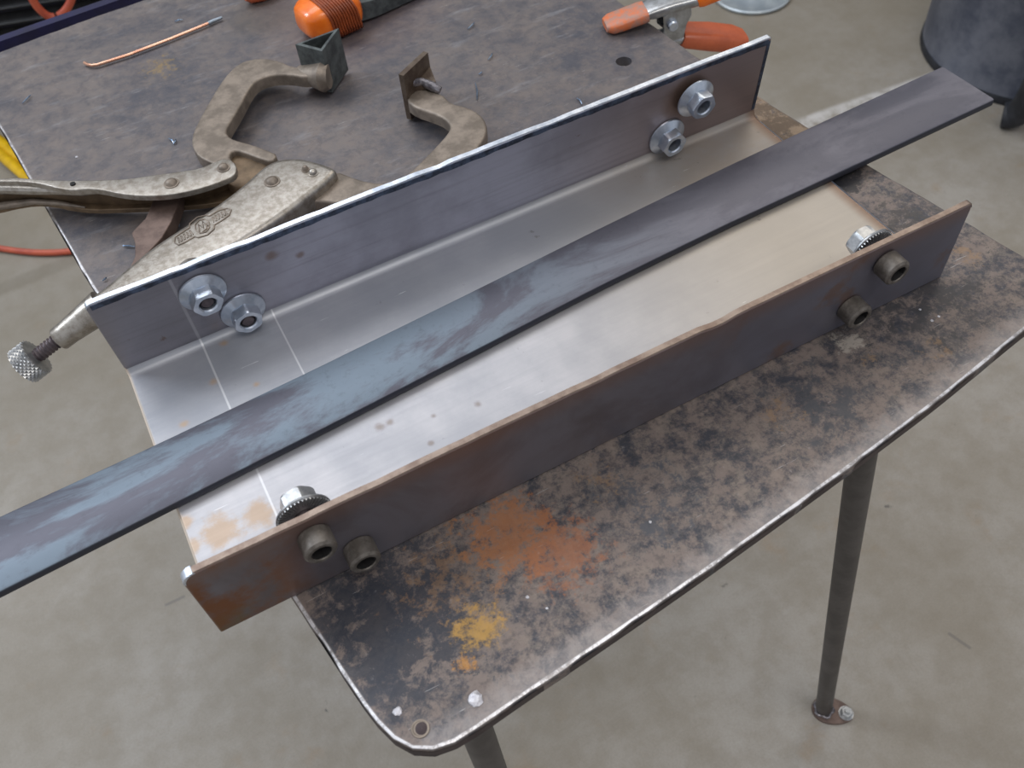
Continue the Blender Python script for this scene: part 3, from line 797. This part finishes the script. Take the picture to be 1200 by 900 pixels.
    for i in range(mk + 1):
        h = .006 + (kl - .012) * i / mk; ring = []
        for k in range(n * 2):
            t = math.pi * k / n; bump = .018 * ((k + i) % 2)
            ring.append(k0 + ax3 * h + (e1 * math.cos(t) + e2 * math.sin(t)) * (kr - .004 + bump))
        rings.append(ring)
    c = lambda h, r: [k0 + ax3 * h + (e1 * math.cos(math.pi * k / n) + e2 * math.sin(math.pi * k / n)) * r for k in range(n * 2)]
    kb = MB().loops([c(-.002, kr - .03), c(0, kr - .014)] + rings + [c(kl, kr - .014), c(kl + .002, .09)]).build('knurled_knob', M['zincdull'], root, org, None)
    return root
locking_clamp()

# ------------------------------------------------------------------ spring clamp biting the far right edge
def spring_clamp():
    org = (7.75, 5.25, .03)
    root = thing('spring_clamp', 'steel spring clamp with orange sleeves gripping the far right table edge', 'clamp', org)
    d = Vector((.962, -.272, 0)); e = Vector((.272, .962, 0))
    O = Vector((7.22, 5.66, 0))
    def sweep(st, mat, name, par=root, cap=None, sm=40):
        """st: (s along, z centre, width, thickness): rounded-rectangle stations"""
        rings = []
        for i, (s, z, w, t) in enumerate(st):
            a = st[max(i - 1, 0)]; b = st[min(i + 1, len(st) - 1)]
            tx, tz = b[0] - a[0], b[1] - a[1]; L = math.hypot(tx, tz); up = d * (-tz / L) + Vector((0, 0, tx / L))
            c = O + d * s + Vector((0, 0, z)); ring = []
            for k in range(20):
                q = 2 * math.pi * k / 20; cx, cz = math.cos(q), math.sin(q)
                px = math.copysign(abs(cx) ** .5, cx) * w / 2; pz = math.copysign(abs(cz) ** .6, cz) * t / 2
                ring.append(c + e * px + up * pz)
            rings.append(ring)
        return MB().loops(rings).build(name, mat, par, org, sm)
    # upper half: sleeve tip on the plate, steel arm, sleeved handle
    sweep([(-.10, .085, .26, .10), (-.02, .09, .37, .15), (.10, .11, .38, .16), (.40, .17, .38, .17), (.46, .18, .37, .16)], M['sleeveworn'], 'jaw_sleeve')
    sweep([(.40, .18, .33, .10), (.55, .20, .36, .16), (.80, .24, .38, .17), (1.10, .27, .38, .15), (1.30, .30, .36, .13)], M['clampsteel'], 'upper_arm')
    sweep([(1.12, .27, .40, .19), (1.18, .29, .43, .23), (1.7, .42, .44, .25), (2.3, .58, .42, .24), (2.9, .74, .38, .2), (3.0, .77, .3, .14)], M['orange'], 'handle_sleeve')
    # cheeks that hold the pivot
    for s_ in (-.165, .165):
        P = [(.66, .16), (.68, -.12), (.78, -.22), (.95, -.20), (.98, .0), (1.04, .12), (1.02, .26), (.8, .26)]
        P = [(s, z) for s, z in P]
        a = [O + d * s + e * (s_ - .02) + Vector((0, 0, z)) for s, z in P]; b = [q + e * .04 for q in a]
        MB().loops([a, b]).build('cheek', M['clampsteel'], root, org, 30)
    pv = O + d * .78 + Vector((0, 0, .03))
    MB().lathe(pv - e * .25, e, [(0, .03), (.0, .06), (.02, .075), (.48, .075), (.50, .05), (.50, .01)], 20).build('pivot_pin', M['zinc'], root, org)
    MB().tube([pv + e * (-.13 + .26 * k / 60) + (d * math.cos(k * .8) + Vector((0, 0, 1)) * math.sin(k * .8)) * .11 for k in range(61)], .018, 6).build('spring', M['rubber'], root, org)
    # lower half under the plate
    sweep([(-.02, -.29, .34, .10), (.10, -.275, .37, .15), (.40, -.27, .37, .15)], M['sleeveworn'], 'jaw_sleeve')
    sweep([(.36, -.26, .34, .10), (.6, -.27, .34, .11), (.85, -.26, .34, .14), (1.1, -.28, .32, .13)], M['clampsteel'], 'lower_arm')
    sweep([(.96, -.26, .38, .20), (1.02, -.28, .44, .24), (1.4, -.38, .46, .28), (1.75, -.48, .44, .27), (1.9, -.52, .36, .2)], M['sleeve'], 'handle_sleeve')
spring_clamp()

# ------------------------------------------------------------------ orange handled tool at the back
def orange_tool():
    c = at(388, 16, .28); c.z = 0; org = (c.x, c.y, 0.0)
    root = thing('scraper', 'orange plastic handled tool with brown grip ribs and grey metal shank', 'hand tool', org)
    a = at(357, 25, .28); b = at(402, 5, .28); d = (b - a); d.z = 0; L = d.length; d.normalize(); e = Vector((-d.y, d.x, 0))
    a.z = .26
    st = [(-.06, .30, .22), (-.02, .48, .36), (.06, .60, .44), (.18, .68, .50), (L * .55, .74, .52), (L - .04, .70, .50), (L + .10, .60, .44), (L + .16, .46, .34)]
    rings = []
    for s, w, h in st:
        ring = []
        for k in range(28):
            q = 2 * math.pi * k / 28; cx, cz = math.cos(q), math.sin(q)
            ring.append(a + d * s + e * math.copysign(abs(cx) ** .6, cx) * w / 2 + Vector((0, 0, math.copysign(abs(cz) ** .6, cz) * h / 2)))
        rings.append(ring)
    MB().loops(rings).build('handle', M['orange'], root, org, 60)
    for k in range(11):
        s = .24 + (L - .18) * k / 11
        w, h = .745, .525
        ring = []
        for j in range(17):
            q = math.pi * (-.42 + 1.0 * j / 16) + math.pi
            q = math.pi * 1.28 - math.pi * .86 * j / 16
            cx, cz = math.cos(q), math.sin(q)
            ring.append(a + d * (s - .06 * cz) + e * (math.copysign(abs(cx) ** .6, cx) * w / 2) + Vector((0, 0, math.copysign(abs(cz) ** .6, cz) * h / 2)))
        MB().tube(ring, .018, 6).build('grip_rib', M['brownrib'], root, org)
    rings = []
    for s, w, h, dz in ((L + .08, .42, .26, -.06), (L + .4, .44, .24, -.10), (L + 1.2, .40, .10, -.18), (L + 2.2, .5, .05, -.22)):
        ring = [a + d * s + e * (sx * w / 2) + Vector((0, 0, dz + sz * h / 2)) for sx, sz in ((-1, -1), (1, -1), (1, 1), (-1, 1))]
        rings.append(ring)
    MB().loops(rings).build('shank', M['pad'], root, org, None)
    # second orange handle, only its end in the frame
    c = at(299, -6, .12); org2 = (c.x, c.y, 0)
    MB().tube([c + Vector((-.12, 0, 0)), c + Vector((0, .0, 0)), c + Vector((.5, .14, 0)), c + Vector((1.6, .5, 0))], [.10, .17, .19, .16], 18)
    o = MB().tube([c + Vector((-.16, .0, 0)), c + Vector((-.1, .02, 0)), c + Vector((.1, .05, 0)), c + Vector((.5, .2, 0)), c + Vector((1.6, .6, 0))], [.04, .10, .14, .14, .12], 18).build('tool_handle', M['sleeve'], None, org2)
    tag(o, 'orange plastic handle end at the top edge, left of the ribbed orange tool', 'hand tool')
orange_tool()

# ------------------------------------------------------------------ copper coated wire
def wire():
    P = [at(u, v, .04) for u, v in ((99, 73.5), (103, 75.8), (108, 76.8), (114, 76), (150, 64.5), (200, 45.5), (244, 27.5))]
    c = at(180, 53, 0); org = (c.x, c.y, 0)
    root = thing('copper_wire', 'copper coated welding rod with bent end lying on the table back', 'wire', org)
    MB().tube(P, .021, 10).build('rod', M['copper'], root, org)
    MB().tube([at(244, 27.5, .04), at(250, 24.5, .04), at(260, 20.5, .04)], [.026, .026, .018], 10).build('bare_tip', M['wiretip'], root, org)
wire()

# ------------------------------------------------------------------ slivers of steel on the table
SL = [((198, 162), (204, 168), 'by the upper jaw corner'), ((206, 163), (203, 169), 'beside another by the upper jaw corner'), ((144, 288), (158, 289), 'left of the brown toggle link'),
      ((26, 121), (36, 111), 'at the far left table edge'), ((548, 34), (556, 26), 'dark one up behind the lower jaw'), ((572, 70), (577, 62), 'right of the lower jaw pad'), ((557, 97), (559, 117), 'upright one right of the lower jaw'),
      ((561, 87), (565, 84), 'short one right of the lower jaw pad'), ((676, 115), (682, 122), 'near the rear flange top'), ((205, 25), (214, 23), 'above the copper rod'), ((208, 259), (210, 266), 'between toggle link and handle'),
      ((120, 329), (125, 325), 'at the left edge beside the fixed handle')]
for i, (p, q, lab) in enumerate(SL):
    a = at(*p, .018); b = at(*q, .018); m = (a + b) / 2 + Vector((.01, -.012, .012)); c = (a + b) / 2
    o = MB().tube([a, m, b], [.006, .011, .005], 6).build('metal_sliver', M['sliver'], None, (c.x, c.y, 0))
    tag(o, 'tiny curled steel sliver on the table, ' + lab, 'metal chip', 'steel slivers scattered on the table')

# ------------------------------------------------------------------ things on the floor
def machine():
    th = math.radians(-18); d = Vector((math.cos(th), math.sin(th), 0)); n = Vector((-d.y, d.x, 0))   # n points away from the camera
    A = Vector((-2.8, 26.9, FL)); Rm = Matrix((d, n, Vector((0, 0, 1)))).transposed()
    org = (A.x, A.y, FL)
    root = thing('louvred_machine', 'black louvred machine housing on the floor beyond the table, top left corner', 'machine', org)
    s0, s1, H = -8.0, 7.6, 8.4
    MB().box(A + d * (s0 + s1) / 2 + n * 3.2 + Vector((0, 0, H / 2)), (s1 - s0, 6, H), Rm).build('housing', M['machinegap'], root, org, None)
    k = 0; z = .45
    tilt = Matrix.Rotation(math.radians(32), 3, 'X')
    while z < H - .3:
        MB().box(A + d * (s0 + s1) / 2 + Vector((0, 0, z)) - n * .02, (s1 - s0 - .2, .34, .05), Rm @ tilt).build('louvre_slat', M['machine'], root, org, None)
        z += .46; k += 1
    for s in (s0 + .1, s1 - .1):
        MB().box(A + d * s + Vector((0, 0, H / 2)), (.22, .4, H), Rm).build('side_post', M['machine'], root, org, None)
machine()

def on_ray(u, v, y):
    dd = RX * ((u - 600) / FPX) + RY * ((v - 450) / FPX) + RZ
    return EYE + dd * ((y - EYE.y) / dd.y)

# red cable loop hanging in front of the machine
L = [on_ray(u, v, 21.8) for u, v in ((30, -40), (33, -18), (37, -2), (45, 10), (54, 18), (62, 20.5), (70, 18.5), (78, 11), (84, 0), (87, -16), (88, -40))]
L = smooth_loop(L, 1, False)
o = MB().tube(L, .10, 12).build('red_cable', M['redhose'], None, tuple(L[len(L) // 2])); tag(o, 'red orange cable loop hanging in front of the black louvred machine', 'cable')
# red hose on the floor at the left
L = [at(u, v, FL + .1) for u, v in ((-120, 262), (-60, 283), (0, 291), (30, 295.5), (60, 296.5), (90, 294), (130, 286), (170, 272), (220, 250))]
L = smooth_loop(L, 2, False)
o = MB().tube(L, .085, 10).build('red_hose', M['redhose'], None, (at(40, 296, FL).x, at(40, 296, FL).y, FL)); tag(o, 'thin red hose curving over the floor left of the table', 'hose')
# yellow hose: goes under the table, turns round out of view at the left and comes back
pts = ((95, 262), (66, 236), (36, 212), (24, 201), (12, 191), (0, 180), (-14, 171), (-45, 168), (-75, 172), (-92, 166), (-85, 153), (-50, 150), (-18, 155), (0, 165), (10, 175), (18, 182), (27, 187), (46, 198), (80, 210))
L = smooth_loop([at(u, v, FL + .2) for u, v in pts], 2, False)
o = MB().tube(L, .17, 12).build('yellow_hose', M['yellow'], None, (L[20].x, L[20].y, FL)); tag(o, 'doubled yellow hose on the floor beyond the left table edge', 'hose')

# big drum at the right
def drum():
    c = Vector((25.5, 11.5, FL)); r = 3.0; org = tuple(c)
    root = thing('steel_drum', 'large bluish grey steel drum standing on the floor, top right corner', 'drum', org)
    MB().lathe(c, (0, 0, 1), [(.25, r), (3.4, r), (3.5, r + .08), (3.7, r + .08), (3.8, r), (7.2, r), (7.3, r + .08), (7.5, r + .08), (7.6, r), (11.5, r), (11.6, r - .1)], 64).build('shell', M['drum'], root, org, 40)
    MB().lathe(c, (0, 0, 1), [(0, r + .01), (.03, r + .03), (.20, r + .03), (.26, r + .01)], 64).build('bottom_chime', M['rubber'], root, org, 40)
drum()
# thick black hose resting against the drum
L = [at(1168, 121, FL + .36), at(1182, 122, FL + .40), at(1194, 112, FL + .8), at(1205, 92, FL + 1.5), at(1216, 66, FL + 2.3), at(1228, 30, FL + 3.4), at(1240, -20, FL + 4.6)]
L = [p + Vector((-.25, -.45, 0)) for p in smooth_loop(L, 2, False)]
o = MB().tube(L, [.30] + [.36] * (len(L) - 2) + [.36], 16).build('black_hose', M['rubber'], None, (L[0].x, L[0].y, FL)); tag(o, 'thick black hose standing in front of the drum at the right edge', 'hose')

# pale metal disc on the floor at the top
c = Vector((20.75, 18.55, FL)); 
root = thing('pan_lid', 'pale round metal lid lying on the floor at the top edge', 'lid', tuple(c))
MB().lathe(c, (0, 0, 1), [(0, 1.15), (.03, 1.25), (.10, 1.27), (.13, 1.22), (.10, 1.15), (.12, .6), (.15, .05)], 48).build('plate', M['disc'], root, tuple(c), 40)
MB().lathe(c + Vector((0, 0, .12)), (0, 0, 1), [(0, .12), (.10, .10), (.14, .16), (.2, .14), (.21, .02)], 20).build('knob', M['zincdull'], root, tuple(c), 40)
